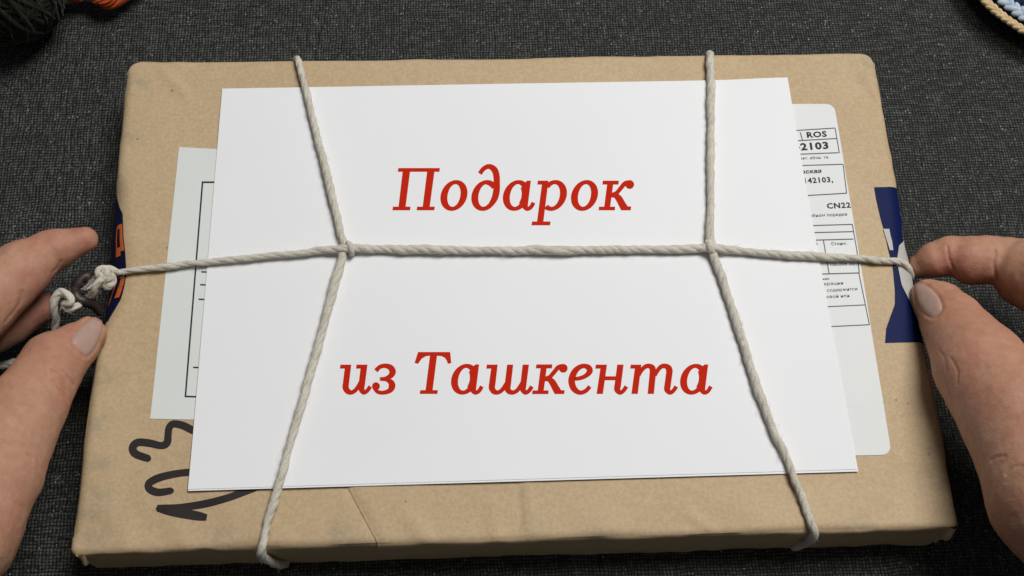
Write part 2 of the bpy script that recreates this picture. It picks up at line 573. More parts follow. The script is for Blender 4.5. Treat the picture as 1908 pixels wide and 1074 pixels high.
def s_of(px, py, side):
    """unrolled distance of the picture point from the rim, by search on the parcel surface"""
    q = np.linspace(-.016, .016, 161)
    best = None
    for y in (at(px, py, HT)[1],):
        P = body(side * (AX + q), np.full(161, y - Y0))
        d = P - CAM
        zc = -(d @ BCK)
        u = PW / 2 + FOC * (d @ RGT) / zc
        e = int(np.argmax(u * side)) + 1          # stop where the paper turns out of sight
        i = int(np.argmin(np.abs(u[:e] - px)))
        best = q[i]
    return y, best

tape = None
tabR = [s_of(*p, 1) for p in ((1628, 350), (1632, 372), (1640, 405), (1648, 435), (1656, 470), (1664, 500), (1667, 540), (1667, 565), (1660, 585), (1651, 610), (1649, 637))]
yRa, yRb = tabR[0][0], tabR[-1][0]
tape = strip('tape', BLUE, parcel, 1, yRb, yRa, lambda y: interp(tabR, y), lambda y: HT - .003, .00018)
tape['label'] = 'dark blue glossy tape with white lettering on the right edge'
lens0 = [s_of(*p, 1) for p in ((1681, 442), (1674, 458), (1671, 480), (1673, 500), (1680, 530), (1692, 556), (1706, 578))]
yl0, yl1 = lens0[0][0], lens0[-1][0]
strip('white_lettering', TAPEW, tape, 1, yl1, yl0, lambda y: interp(lens0, y),
      lambda y: interp(lens0, y) + .0003 + .0085 * math.sin(math.pi * min(1, max(0, (y - yl1) / (yl0 - yl1)))) ** .8, .0004, 40, 10)
q0 = [s_of(*p, 1) for p in ((1645, 428), (1652, 450), (1657, 468))]
q1 = [s_of(*p, 1) for p in ((1659, 440), (1662, 452), (1664, 468))]
strip('white_lettering', TAPEW, tape, 1, q0[-1][0], q0[0][0], lambda y: interp(q0, y), lambda y: interp(q1, y), .0004, 14, 6)

yT, yB = at(216, 352, HT)[1], at(196, 612, HT)[1]
tabL = [s_of(*p, -1) for p in ((217, 358), (222, 380), (229, 400), (231, 440), (234, 480), (236, 510), (233, 535), (226, 560), (214, 580), (202, 600))]
tl = strip('tape', NAVY, parcel, -1, tabL[-1][0], tabL[0][0], lambda y: interp(tabL, y), lambda y: HT - .003, .00018)
tl['label'] = 'dark navy tape with orange lettering on the left edge'
def yL(py): return at(225, py, HT)[1]
def sl(d): return lambda y: interp(tabL, y) + d
# an O-shaped letter (outer with a hole) and two slanting strokes
def band(ya, yb, a0, a1, b0, b1):
    """slanted patch: at ya spans a0..a1 past the tape's inner edge, at yb spans b0..b1"""
    def lo(y):
        k = (y - ya) / (yb - ya); return float(interp(tabL, y) + a0 + (b0 - a0) * k)
    def hi(y):
        k = (y - ya) / (yb - ya); return float(interp(tabL, y) + a1 + (b1 - a1) * k)
    strip('orange_lettering', ORANGE, tl, -1, yb, ya, lo, hi, .0004, 16, 6)
band(yL(420), yL(428), .0003, .0030, .0002, .0048)
band(yL(428), yL(470), .0002, .0018, .0002, .0022)
band(yL(428), yL(462), .0036, .0048, .0046, .0058)
band(yL(462), yL(478), .0022, .0058, .0024, .0064)
band(yL(518), yL(556), .0002, .0022, .0008, .0034)
band(yL(516), yL(566), .0046, .0058, .0066, .0080)

# ------------------------------------------------------------------ flat printing helpers
class Print:
    """flat marks laid on a surface: picture points go down onto surf(x, y) + lift"""
    def __init__(self, surf, z, lift=.00005):
        self.surf, self.z, self.lift, self.k, self.mb = surf, z, lift, 0, MB()
    def p(self, x, y):
        q = at(x, y, self.z)
        for _ in range(2):
            q = at(x, y, float(self.surf(q[0], q[1])))
        return (q[0], q[1], float(self.surf(q[0], q[1])) + self.lift + (self.k % 9) * 6e-6)
    def poly(self, pts):
        a = sum(pts[i][0] * pts[(i + 1) % len(pts)][1] - pts[(i + 1) % len(pts)][0] * pts[i][1] for i in range(len(pts)))
        if a > 0: pts = pts[::-1]
        self.mb.add([self.p(x, y) for x, y in pts], [tuple(range(len(pts)))])
        self.k += 1
    def quadstrip(self, A, B):
        n = len(A)
        V = [self.p(*q) for q in A] + [self.p(*q) for q in B]
        self.mb.add(V, [(i, i + 1, n + i + 1, n + i) for i in range(n - 1)])
        self.k += 1
    def ribbon(self, pts, n=7, smooth=True):
        P = catmull(pts, n) if smooth else np.asarray(pts, float)
        T = np.gradient(P[:, :2], axis=0); T /= np.linalg.norm(T, axis=1)[:, None] + 1e-9
        N = np.stack([T[:, 1], -T[:, 0]], 1)
        h = P[:, 2:3] / 2
        self.quadstrip(P[:, :2] + N * h, P[:, :2] - N * h)
    def line(self, x0, y0, x1, y1, w):
        self.ribbon([(x0, y0, w), ((x0 + x1) / 2, (y0 + y1) / 2, w), (x1, y1, w)], 1, False)
    def disc(self, x, y, r, n=20):
        self.poly([(x + r * math.cos(2 * math.pi * i / n), y + r * math.sin(2 * math.pi * i / n)) for i in range(n)])
    def build(self, name, mat, parent):
        o = self.mb.build(name, mat, parent, False)
        bm = bmesh.new(); bm.from_mesh(o.data)
        for f in bm.faces: f.normal_update()
        bmesh.ops.reverse_faces(bm, faces=[f for f in bm.faces if f.normal.z < 0])
        bm.to_mesh(o.data); bm.free()
        return o

class Glyph:
    """letter strokes given in the pixels of an enlarged detail"""
    def __init__(self, pr, x0, y0, s): self.pr, self.x0, self.y0, self.s, self.dx, self.dy = pr, x0, y0, s, 0, 0
    def T(self, x, y): return (self.x0 + (x + self.dx) / self.s, self.y0 + (y + self.dy) / self.s)
    def poly(self, *pts): self.pr.poly([self.T(*p) for p in pts])
    def rib(self, *pts): self.pr.ribbon([(*self.T(x, y), w / self.s) for x, y, w in pts])
    def disc(self, x, y, r): self.pr.disc(*self.T(x, y), r / self.s)
    def ring(self, cx, cy=514, A=198, a=95, t0=0, t1=360):
        t = np.radians(np.linspace(t0, t1, 49))
        o = [self.T(cx + A * math.cos(q) + 35 * math.sin(q), cy - 228 * math.sin(q)) for q in t]
        i = [self.T(cx + a * math.cos(q) + 24 * math.sin(q), cy - 168 * math.sin(q)) for q in t]
        self.pr.quadstrip(o, i)
    def letter_a(self, dx=0, dy=0):
        self.dx, self.dy = dx, dy
        self.ring(97, t0=38, t1=318)
        self.rib((190, 390, 60), (205, 470, 60), (196, 560, 60), (160, 640, 56))
        self.poly((255, 295), (312, 295), (268, 650), (178, 650), (205, 345))
        self.rib((222, 620, 90), (228, 680, 84), (262, 712, 62), (312, 686, 60), (352, 620, 60))
        self.dx = self.dy = 0
    def letter_k(self, dx=0, dy=0):
        self.dx, self.dy = dx, dy
        self.poly((1378, 295), (1615, 295), (1608, 352), (1370, 352))
        self.poly((1440, 352), (1530, 352), (1487, 680), (1398, 680))
        self.poly((1322, 680), (1560, 680), (1555, 733), (1315, 733))
        self.rib((1480, 512, 70), (1570, 485, 62), (1640, 410, 64), (1700, 340, 66), (1760, 318, 62))
        self.disc(1776, 352, 65)
        self.rib((1490, 515, 60), (1560, 512, 76), (1615, 560, 98), (1660, 640, 104), (1690, 690, 112))
        self.poly((1640, 690), (1715, 655), (1745, 674), (1798, 680), (1790, 733), (1648, 733))
        self.dx = self.dy = 0

# ------------------------------------------------------------------ papers on the parcel
def sheet_geo(corners, nx, ny, zf, th):
    """thin sheet; corners TL, TR, BR, BL in plan; zf(x, y) is its upper face"""
    tl_, tr, br, bl = [np.asarray(c[:2]) for c in corners]
    us = np.linspace(0, 1, nx); vs = np.linspace(0, 1, ny)
    V = []
    for v in vs:
        for u in us:
            p = (tl_ * (1 - u) + tr * u) * (1 - v) + (bl * (1 - u) + br * u) * v
            V.append((p[0], p[1]))
    return thick(V, [f[::-1] for f in grid_faces(nx, ny)], zf, th)

def thick(V2, F, zf, th):
    V2 = np.asarray(V2)
    z = zf(V2[:, 0], V2[:, 1])
    n = len(V2)
    V = [(x, y, k) for (x, y), k in zip(V2, z)] + [(x, y, k - th) for (x, y), k in zip(V2, z)]
    cnt = {}
    for f in F:
        for i in range(len(f)):
            a, b = f[i], f[(i + 1) % len(f)]
            cnt[(a, b)] = 1
    sides = [(b, a, a + n, b + n) for (a, b) in cnt if (b, a) not in cnt]
    return V, list(F) + [tuple(i + n for i in f[::-1]) for f in F] + sides

def label_z(x, y): return topz(x, y) + .00022
def form_z(x, y): return topz(x, y) + .0002

# right-hand address label with rounded corners
LP = [at(1500, 198, HT), at(1556, 194, HT), at(1661, 847, HT), at(1560, 851, HT)]
def rounded(tr, br, depth, r=.0032, n=7):
    u = (br - tr)[:2]; L = np.hypot(*u); u /= L
    w = np.array([u[1], -u[0]])            # points to the left of the edge (into the label)
    if w[0] > 0: w = -w
    pts = [tr[:2] + w * depth]
    for i in range(n):
        a = math.pi / 2 * i / (n - 1)
        c = tr[:2] + u * r + w * r
        pts.append(c - u * r * math.cos(a) - w * r * math.sin(a))
    for i in range(n):
        a = math.pi / 2 * i / (n - 1)
        c = br[:2] - u * r + w * r
        pts.append(c - w * r * math.cos(a) + u * r * math.sin(a))
    pts.append(br[:2] + w * depth)
    return pts, u, w, L
TRp, BRp = at(1554, 194, HT), at(1661, 848, HT)
pts, u_, w_, L_ = rounded(TRp, BRp, .046)
# rows across the label so that it follows the paper below
rows = []
nrow = 60
for i in range(nrow + 1):
    d = L_ * i / nrow
    r = .0032
    e = min(d, L_ - d)
    inset = r - math.sqrt(max(0, r * r - (r - e) ** 2)) if e < r else 0
    a = TRp[:2] + u_ * d + w_ * inset
    b = TRp[:2] + u_ * d + w_ * .046
    rows.append([a + (b - a) * k / 11 for k in range(12)])
# extra rows in the round corners
extra = []
for d in (.0002, .0005, .001, .0016, .0024):
    for dd in (d, L_ - d):
        e = d; inset = .0032 - math.sqrt(max(0, .0032 ** 2 - (.0032 - e) ** 2))
        a = TRp[:2] + u_ * dd + w_ * inset; b = TRp[:2] + u_ * dd + w_ * .046
        extra.append((dd, [a + (b - a) * k / 11 for k in range(12)]))
allr = sorted([(L_ * i / nrow, r) for i, r in enumerate(rows)] + extra, key=lambda q: q[0])
V2 = [p for _, r in allr for p in r]
Fl = grid_faces(12, len(allr))
lv, lf = thick(V2, Fl, label_z, .00016)
address = mesh_obj('address_label', lv, lf, LABEL, parcel, False)
address['label'] = 'white printed address label with rounded corners under the right side of the sheets'

lines = Print(label_z, HT + .0002)
for (a, b, c, d) in ((1476, 244, 1556, 239), (1480, 263, 1559, 258.5), (1484, 288, 1562, 285), (1490, 309, 1571, 306.5), (1500, 365, 1577, 360.5),
                     (1508, 421, 1588, 418.5), (1512, 434, 1590, 432), (1514, 448, 1590, 446), (1532, 511, 1601, 509), (1540, 572, 1613, 568.5), (1546, 609, 1619, 605.5)):
    lines.line(a, b, c, d, 1.9)
for (a, b, c, d) in ((1556, 239, 1564, 286), (1571, 307, 1577.5, 361), (1588, 418, 1597, 470), (1600, 508, 1620, 606), (1534, 447, 1545, 511), (1491, 247, 1495, 261), (1597, 470, 1601, 509)):
    lines.line(a, b, c, d, 1.7)
lines.line(1480, 248, 1483, 257, 2.6)
lines.build('ruled_lines', GREY, address)

def text_print(items, surf, z, name, mat, parent):
    """words set in the default sans face, widened and emboldened, laid on the surface"""
    for (txt, px, py, h, ang, wide, bold, space) in items:
        pr = Print(surf, z)
        cu = bpy.data.curves.new('t', 'FONT')
        cu.body = txt
        cu.size = 1.0
        cu.offset = bold
        cu.space_character = space
        cu.resolution_u = 2
        ob = bpy.data.objects.new('t', cu)
        C.objects.link(ob)
        dg = bpy.context.evaluated_depsgraph_get()
        me = bpy.data.meshes.new_from_object(ob.evaluated_get(dg))
        ca, sa = math.cos(math.radians(ang)), math.sin(math.radians(ang))
        sc = h / .73
        sh = .16                               # upright strokes lean along the label's edge
        V = []
        for v in me.vertices:
            X, Yv = v.co.x * sc * wide, v.co.y * sc
            x = px + X * ca - Yv * sh
            y = py - X * sa - Yv * ca
            V.append(pr.p(x, y))
        pr.mb.add(V, [tuple(f.vertices) for f in me.polygons])
        C.objects.unlink(ob)
        bpy.data.objects.remove(ob); bpy.data.curves.remove(cu); bpy.data.meshes.remove(me)
        pr.build(name, mat, parent)

text_print([('ROS', 1503, 257, 10.5, 3.4, 1.35, .036, 1.08),
            ('42103', 1479, 281, 13, 3.4, 1.36, .04, 1.12),
            ('вская', 1494, 324, 7.2, 3, 1.3, .034, 1.08),
            ('142103,', 1497, 342, 10, 2.6, 1.14, .032, 1.12),
            ('CN22', 1541, 389, 10, 2.6, 1.22, .034, 1.12)], label_z, HT + .0002, 'printed_text', BLACK, address)
text_print([('чет. абон. те', 1490, 298, 5.2, 2.5, 1.15, .01, 1.1),
            ('обном порядке', 1509, 405, 5.4, 2.5, 1.22, .014, 1.05),
            ('Стоим.', 1549, 457.5, 5.6, 2, 1.1, .014, 1.05),
            ('в', 1519, 457, 5.6, 2, 1.1, .014, 1),
            ('100,000.00', 1546, 496, 5.8, 1.5, 1.2, .012, 1.08),
            ('ния.', 1533, 522, 4.6, 2, 1.1, .004, 1.05),
            ('арации', 1535, 532, 5.6, 3, 1.3, .008, 1.08),
            ('содержится', 1541, 544, 5.6, 3, 1.22, .008, 1.05),
            ('овой или', 1540, 556, 5.6, 3, 1.25, .008, 1.05)], label_z, HT + .0002, 'small_print', BLACK, address)

# left-hand form
FC = [at(334, 275, HT), at(440, 281, HT), at(395, 783, HT), at(280, 781, HT)]
fv, ff = sheet_geo(FC, 12, 50, form_z, .00012)
form = mesh_obj('printed_form', fv, ff, FORM, parcel, False)
form['label'] = 'pale greenish form with a black frame under the left side of the sheets'
fp = Print(form_z, HT + .0002)
fp.line(376, 340, 410, 340, 3.2)
fp.line(377.5, 339, 345.5, 740, 3.0)
fp.line(344, 739, 372, 740, 3.0)
for (a, b, c) in ((375, 507, 388), (373, 531, 388), (370, 558, 384), (360, 685, 372)): fp.line(a, b, c, b + .4, 2.6)
fp.build('printed_frame', BLACK, form)

# marker writing on the paper
mk = Glyph(Print(topz, HT, .00012), 120, 760, 3.42)
mk.rib((900, 175, 49), (820, 145, 49), (755, 114, 49), (695, 104, 46), (668, 130, 46), (661, 175, 46), (655, 222, 49), (620, 242, 46), (540, 226, 49), (468, 222, 49), (436, 255, 51), (455, 295, 51), (538, 325, 46))
mk.rib((900, 405, 46), (820, 410, 46), (720, 420, 46), (610, 445, 49), (543, 480, 49), (543, 518, 49), (600, 540, 49), (684, 528, 42))
mk.rib((1290, 480, 46), (1160, 530, 49), (1050, 572, 46), (900, 612, 49), (740, 636, 46), (620, 640, 44), (594, 642, 42))
mk.rib((594, 648, 29), (680, 662, 55), (790, 680, 61), (860, 692, 56), (908, 700, 40))
for q in ((534, 324, 20), (682, 529, 17), (603, 645, 19)): mk.disc(*q)
mk.pr.build('handwriting', MARK, parcel)['label'] = 'thick black marker numerals written sideways'

# the two white sheets
def wav(x, y, k): return .00018 * n2(x, y, 14, 31 + k)
edge_y = at(900, 905, HT)[1]
def low_z(x, y):
    lift = .0007 * np.exp(-np.maximum(y - edge_y, 0) / .010) * (.5 + .5 * np.clip((-x) / .08, -1, 1))
    return HT + .0007 + wav(x, y, 0) + lift
def upp_z(x, y):
    lift = .00006 * np.exp(-np.maximum(y - edge_y, 0) / .012)
    return low_z(x, y) + .00013 + lift + .0011 * np.exp(-(((x - UPP[1][0]) / .018) ** 2 + ((y - UPP[1][1]) / .02) ** 2))
LOW = [at(418, 171, HT), at(1463, 153, HT), at(1598, 880, HT), at(352, 917, HT)]
UPP = [at(415, 168, HT), at(1465, 150, HT), at(1595, 876, HT), at(352, 914, HT)]
lv, lf = sheet_geo(LOW, 60, 44, low_z, .0001)
lower = mesh_obj('paper_sheet', lv, lf, WHITE, None, False)
tag(lower, 'blank lower white sheet peeking out below the lettered sheet', 'paper', 'white sheets tied on the parcel')
uv_, uf = sheet_geo(UPP, 60, 44, upp_z, .0001)
upper = mesh_obj('paper_sheet', uv_, uf, WHITE, None, False)
tag(upper, 'white upper sheet with two lines of red italic lettering', 'paper', 'white sheets tied on the parcel')

zt = HT + .0011
p1 = Print(upp_z, zt)
g = Glyph(p1, 720, 300, 7.95)
g.poly((178, 108), (793, 108), (785, 163), (168, 163))
g.poly((240, 163), (350, 163), (285, 680), (180, 680))
g.poly((97, 680), (358, 680), (352, 733), (90, 733))
g.poly((603, 163), (712, 163), (642, 680), (538, 680))
g.poly((455, 680), (717, 680), (710, 733), (448, 733))
g.ring(1001)
g.ring(1459, t0=50, t1=310)
g.rib((1385, 190, 66), (1440, 118, 66), (1520, 84, 72), (1598, 130, 92), (1630, 220, 94), (1635, 330, 94), (1630, 450, 98), (1602, 560, 94), (1545, 650, 72), (1500, 700, 50))
g.rib((1480, 318, 60), (1550, 350, 62), (1590, 400, 60))
g = Glyph(p1, 950, 300, 7.95)
g.letter_a()
g.poly((415, 295), (570, 295), (565, 352), (408, 352))
g.poly((475, 352), (565, 352), (497, 900), (403, 900))
g.poly((330, 900), (603, 900), (595, 955), (320, 955))
g.ring(643, t0=-125, t1=140, a=97, A=200)
g.ring(1106)
g.letter_k()
p1.build('red_lettering', RED, upper)['label'] = 'upper line of red letters'

p2 = Print(upp_z, zt)
g = Glyph(p2, 620, 640, 7.95)
g.poly((115, 317), (275, 317), (268, 375), (105, 375))
g.poly((178, 375), (268, 375), (240, 610), (148, 610))
g.rib((194, 606, 92), (192, 660, 92), (225, 712, 84), (280, 728, 64), (340, 692, 62), (390, 615, 56), (415, 550, 40))
g.poly((352, 317), (515, 317), (508, 375), (345, 375))
g.poly((412, 375), (508, 375), (472, 650), (378, 650))
g.rib((425, 620, 92), (428, 685, 86), (462, 731, 62), (512, 702, 60), (556, 640, 60))
g.rib((640, 408, 66), (700, 350, 62), (780, 334, 66), (855, 360, 86), (888, 420, 96), (860, 480, 80), (790, 518, 54), (700, 530, 50))
g.rib((700, 530, 50), (800, 540, 56), (865, 582, 86), (878, 640, 100), (845, 700, 76), (750, 732, 58), (665, 718, 56), (612, 655, 50))
g.disc(641, 636, 58)
g.poly((1265, 130), (1740, 130), (1756, 293), (1706, 305), (1690, 258), (1662, 215), (1612, 190), (1540, 185), (1440, 185), (1382, 190), (1322, 225), (1290, 265), (1265, 305), (1212, 290))
g.poly((1440, 185), (1545, 185), (1480, 695), (1375, 695))
g.poly((1297, 695), (1557, 695), (1550, 750), (1288, 750))
g = Glyph(p2, 850, 640, 7.95)
g.letter_a(28, 19)
g.poly((455, 317), (615, 317), (608, 375), (447, 375))
g.poly((518, 375), (608, 375), (580, 620), (485, 620))
g.rib((532, 612, 94), (530, 665, 92), (562, 716, 82), (620, 728, 62), (680, 692, 62), (730, 615, 56), (755, 555, 40))
g.poly((755, 317), (845, 317), (808, 640), (715, 640))
g.rib((762, 630, 92), (762, 680, 88), (792, 718, 78), (850, 728, 62), (910, 692, 62), (960, 615, 56), (985, 555, 40))
g.poly((985, 317), (1078, 317), (1035, 660), (945, 660))
g.rib((990, 640, 90), (992, 692, 84), (1030, 732, 62), (1080, 702, 60), (1122, 640, 62))
g.letter_k(-190, 19)
g.rib((1750, 528, 56), (1840, 516, 60), (1925, 478, 68), (1978, 415, 88), (1960, 360, 84), (1890, 336, 66), (1815, 362, 76), (1750, 430, 92), (1710, 545, 98), (1740, 665, 92), (1825, 730, 66), (1915, 708, 62), (1980, 640, 62))
g = Glyph(p2, 1090, 640, 7.95)
g.poly((160, 317), (325, 317), (318, 375), (153, 375))
g.poly((228, 375), (318, 375), (265, 750), (172, 750))
g.poly((285, 490), (470, 490), (465, 547), (280, 547))
g.poly((478, 317), (572, 317), (528, 660), (433, 660))
g.rib((480, 640, 94), (480, 690, 88), (520, 732, 62), (570, 702, 60), (614, 640, 62))
g.poly((678, 317), (835, 317), (828, 375), (670, 375))
g.poly((738, 375), (828, 375), (782, 750), (688, 750))
g.rib((800, 480, 44), (838, 400, 60), (895, 346, 66), (950, 337, 70), (996, 366, 90), (1008, 430, 96))
g.poly((960, 420), (1054, 420), (1020, 750), (928, 750))
g.rib((1040, 480, 44), (1078, 400, 60), (1130, 346, 66), (1190, 337, 72), (1240, 370, 92), (1252, 430, 96))
g.poly((1205, 420), (1299, 420), (1266, 660), (1172, 660))
g.rib((1220, 640, 94), (1220, 690, 88), (1260, 732, 62), (1310, 702, 60), (1352, 640, 62))
g.letter_a(1513, 19)
p2.build('red_lettering', RED, upper)['label'] = 'lower line of red letters'

# ------------------------------------------------------------------ twine
def plied(mb, P, R=.0016, pitch=.0135, plies=3, step=.0006, seed=0, taper=None):
    """a cord of twisted plies along the smooth path P"""
    P = catmull(P, 14)
    seg = np.linalg.norm(np.diff(P, axis=0), axis=1)
    d = np.concatenate([[0], np.cumsum(seg)])
    n = max(12, int(d[-1] / step))
    s = np.linspace(0, d[-1], n)
    Q = np.stack([np.interp(s, d, P[:, k]) for k in range(3)], 1)
    # small irregularities
    for k in range(3): Q[:, k] += .00012 * vnoise(np.stack([s * 160, np.full(n, seed + k * 7.3), s * 0], 1), 51) * (1 if k < 2 else .4)
    T = np.gradient(Q, axis=0); T /= np.linalg.norm(T, axis=1)[:, None]
    N = np.zeros_like(T); a = np.array([0, 0, 1.0])
    if abs(T[0] @ a) > .9: a = np.array([1.0, 0, 0])
    prev = a
    for i in range(n):
        v = prev - T[i] * (prev @ T[i]); v /= np.linalg.norm(v) + 1e-12
        N[i] = v; prev = v
    B = np.cross(T, N)
    thick_ = 1 + .16 * vnoise(np.stack([s * 110, np.full(n, seed * 1.7), s * 0], 1), 52)
    if taper: thick_ = thick_ * np.interp(s / d[-1], [a for a, _ in taper], [b for _, b in taper])
    ph = 2 * math.pi * (s / pitch + .35 * vnoise(np.stack([s * 50, np.full(n, seed * 2.1), s * 0], 1), 53))
    for k in range(plies):
        a = ph + 2 * math.pi * k / plies
        tk = thick_ * (1 + .10 * vnoise(np.stack([s * 130, np.full(n, seed * 3.1 + k * 5.7), s * 0], 1), 54))
        off = R * (.30, .34, .26)[k % 3] * tk
        cpath = Q + N * (np.cos(a) * off)[:, None] + B * (np.sin(a) * off)[:, None]
        mb.tube(cpath, R * (.74, .62, .70)[k % 3] * tk, 12)
    return Q, T

def fuzz(Qs, n, R=.0015):
    mb = MB()
    for _ in range(n):
        Q = Qs[rng.integers(len(Qs))]
        i = rng.integers(2, len(Q) - 2)
        t = Q[i + 1] - Q[i - 1]; t /= np.linalg.norm(t)
        d = rng.normal(size=3); d[2] = abs(d[2]); d -= t * (d @ t); d /= np.linalg.norm(d)
        p = Q[i] + d * R * .8
        l = rng.uniform(.0007, .0026)
        e = p + d * l * .5 + t * l * rng.choice([-1, 1]) * .8
        mid = (p + e) / 2 + d * l * .2
        mb.tube(np.array([p, mid, e]), .00004, 3, False)
    return mb

zs = HT + .0011 + .0015           # cord axis on the sheets
zk = HT + .0016                   # on the bare paper
KL, KR = (642, 463), (1324, 462)
def A3(l): return [at(x, y, z) for x, y, z in l]
twine = thing('twine', at(640, 462, HT), 'off-white cotton twine tied round the parcel and the white sheets', 'twine')
Qs = []
def strand(path, name='strand', R=.00148, seed=0, **kw):
    mb = MB()
    Q, T = plied(mb, A3(path), R, seed=seed, **kw)
    Qs.append(Q)
    return mb.build(name, TWINE, twine)

edgeb = at(555, 112, HT)[1]
# across: left knot to the right rim and down behind the fingers
strand([(210, 510, zk - .0010), (228, 507, zk - .0004), (262, 502, zk + .0002), (310, 497, zk + .0004), (352, 492, zk + .0006), (395, 488, zs - .0004), (470, 480, zs), (560, 472, zs), (610, 466, zs), (645, 464, zs + .0012), (690, 464, zs), (800, 466, zs), (960, 467, zs), (1120, 466, zs), (1250, 465, zs), (1300, 463, zs), (1326, 462, zs + .0012), (1370, 467, zs), (1440, 473, zs), (1520, 478, zs - .0004), (1600, 482, zk + .0004), (1650, 486, zk), (1672, 488, zk), (1684, 492, HT + .0011), (1691, 499, HT + .0002), (1696, 509, HT - .002), (1697, 518, HT - .005), (1693, 523, HT - .012)], seed=1, taper=[(0, .74), (.2, .86), (.32, 1.06), (.7, 1.02), (.85, .96), (1, .92)])
# left upright, upper and lower halves
strand([(553, 122, HT - .010), (553, 113, HT - .004), (554, 111, HT + .0008), (558, 121, zk + .0003), (566, 150, zk + .0004), (575, 190, zs), (590, 250, zs), (608, 320, zs), (622, 380, zs), (634, 430, zs), (641, 452, zs + .0002), (644, 466, zs - .0004)], seed=2)
strand([(640, 458, zs - .0004), (638, 476, zs + .0002), (630, 505, zs), (610, 580, zs), (586, 670, zs), (560, 760, zs), (540, 830, zs), (524, 890, zs), (512, 930, zk + .0006), (500, 970, zk + .0003), (491, 1010, zk + .0002), (487, 1026, HT + .0004), (488, 1036, HT - .003), (497, 1043, HT - .009), (512, 1049, HT - .0150), (524, 1053, .004), (534, 1050, .001)], seed=3)
# right upright
strand([(1322, 112, HT - .010), (1322, 103, HT - .004), (1322, 101, HT + .0008), (1323, 112, zk + .0003), (1325, 140, zk + .0004), (1325, 190, zs), (1325, 250, zs), (1324, 320, zs), (1324, 380, zs), (1323, 430, zs), (1324, 452, zs + .0003), (1326, 466, zs - .0004)], seed=4)
strand([(1324, 458, zs - .0004), (1330, 478, zs + .0002), (1342, 510, zs), (1362, 570, zs), (1388, 650, zs), (1414, 730, zs), (1440, 800, zs), (1464, 850, zs), (1478, 885, zs - .0003), (1492, 920, zk + .0004), (1504, 955, zk + .0002), (1513, 980, zk), (1517, 993, HT - .0002), (1514, 1003, HT - .004), (1503, 1010, HT - .010), (1490, 1016, HT - .017), (1480, 1020, .003)], seed=5)

# hitches where the cords cross: a turn of cord round the long strand
def hitch(px, py, slant, seed):
    mb = MB()
    c = at(px, py, zs + .0004)
    pts = []
    for k in range(15):
        a = -1.75 + 2 * math.pi * 1.04 * k / 14
        pts.append(c + np.array([-.0016 + .0032 * k / 14 + slant * math.sin(a) * .0009, .0018 * math.cos(a), .0017 * math.sin(a) + .0003]))
    Q, _ = plied(mb, pts, .00115, seed=seed, pitch=.008)
    return mb.build('knot', TWINE, twine)
hitch(651, 464, .6, 21)
hitch(1322, 462, -.5, 22)

# knot and loose tail at the left end
def G(x, y, z): return (80 + x / 6.71, 470 + y / 6.71, z)
zl = HT + .004
mb = MB()
kc = A3([G(930, 250, zl - .003), G(820, 215, zl), G(720, 225, zl + .0012), G(700, 285, zl + .002), G(770, 330, zl + .0024), G(850, 300, zl + .001), G(855, 380, zl - .0004), G(810, 425, zl), G(770, 380, zl + .0008), G(800, 270, zl + .003), G(760, 250, zl + .002)])
plied(mb, kc, .00145, seed=31, pitch=.009)
mb.build('knot', TWINE, twine)
strand([G(800, 330, zl + .0015), G(740, 345, zl + .003), G(680, 390, zl + .0034), G(640, 440, zl + .003), G(630, 490, zl + .001), G(590, 540, zl - .002), G(560, 560, zl - .004)], 'tail', .0013, 32)
strand([G(480, 640, zl - .003), G(410, 685, zl - .0008), G(340, 722, zl), G(275, 690, zl + .0006), G(262, 650, zl + .0012), G(330, 640, zl + .0026), G(350, 600, zl + .003), G(290, 530, zl + .0032), G(225, 505, zl + .003), G(160, 555, zl + .0024), G(130, 650, zl + .001), G(135, 760, zl - .002), G(160, 880, zl - .006), (95, 650, .012), (60, 672, .008), (20, 677, .007), (-25, 690, .006)], 'tail', .00135, 33)
fz = fuzz(Qs, 900).build('fibres', TWINE, twine)
fz['kind'] = 'stuff'

# ------------------------------------------------------------------ brown toggle threaded on the twine
tg = thing('toggle', at(155, 540, HT - .004), 'small dark brown oval toggle between the left fingers, threaded on the twine end', 'toggle')
def oval_ring(c, ax, ay, r0, n=36, m=10, squash=1.0):
    V = []; nrm = np.cross(ax, ay); nrm /= np.linalg.norm(nrm)
    for i in range(n):
        t = 2 * math.pi * i / n
        p = ax * math.cos(t) + ay * math.sin(t)
        o = p / np.linalg.norm(p)
        for k in range(m):
            f = 2 * math.pi * k / m
            V.append(c + p + o * r0 * math.cos(f) + nrm * r0 * squash * math.sin(f))
    F = [(i * m + k, ((i + 1) % n) * m + k, ((i + 1) % n) * m + (k + 1) % m, i * m + (k + 1) % m) for i in range(n) for k in range(m)]
    return V, F
c0 = at(*G(500, 420, 0)[:2], zl - .002)
axd = at(*G(590, 290, 0)[:2], zl - .002) - c0
ayd = at(*G(590, 470, 0)[:2], zl - .002) - c0
mb = MB(); V, F = oval_ring(c0, axd * .72 + np.array([0, 0, .0006]), ayd * .42 + np.array([0, 0, -.0008]), .0021, squash=.75)
mb.add(V, F); mb.build('ring', BROWN, tg)
mb = MB()
mb.tube(catmull(A3([G(430, 400, zl - .002), G(400, 500, zl - .002), G(440, 590, zl - .002), G(540, 620, zl - .003), G(640, 660, zl - .005), G(730, 760, zl - .008)]), 8), np.interp(np.linspace(0, 1, 41), [0, .3, .6, 1], [.0016, .0024, .0019, .0016]), 10)
mb.build('tongue', BROWN, tg)
mb = MB()
fo = [G(640, 290, zl - .0002), G(670, 330, zl), G(590, 450, zl + .0006), G(540, 475, zl + .0010), G(470, 465, zl + .0012), G(560, 390, zl + .0003)]
fpnt = A3(fo)
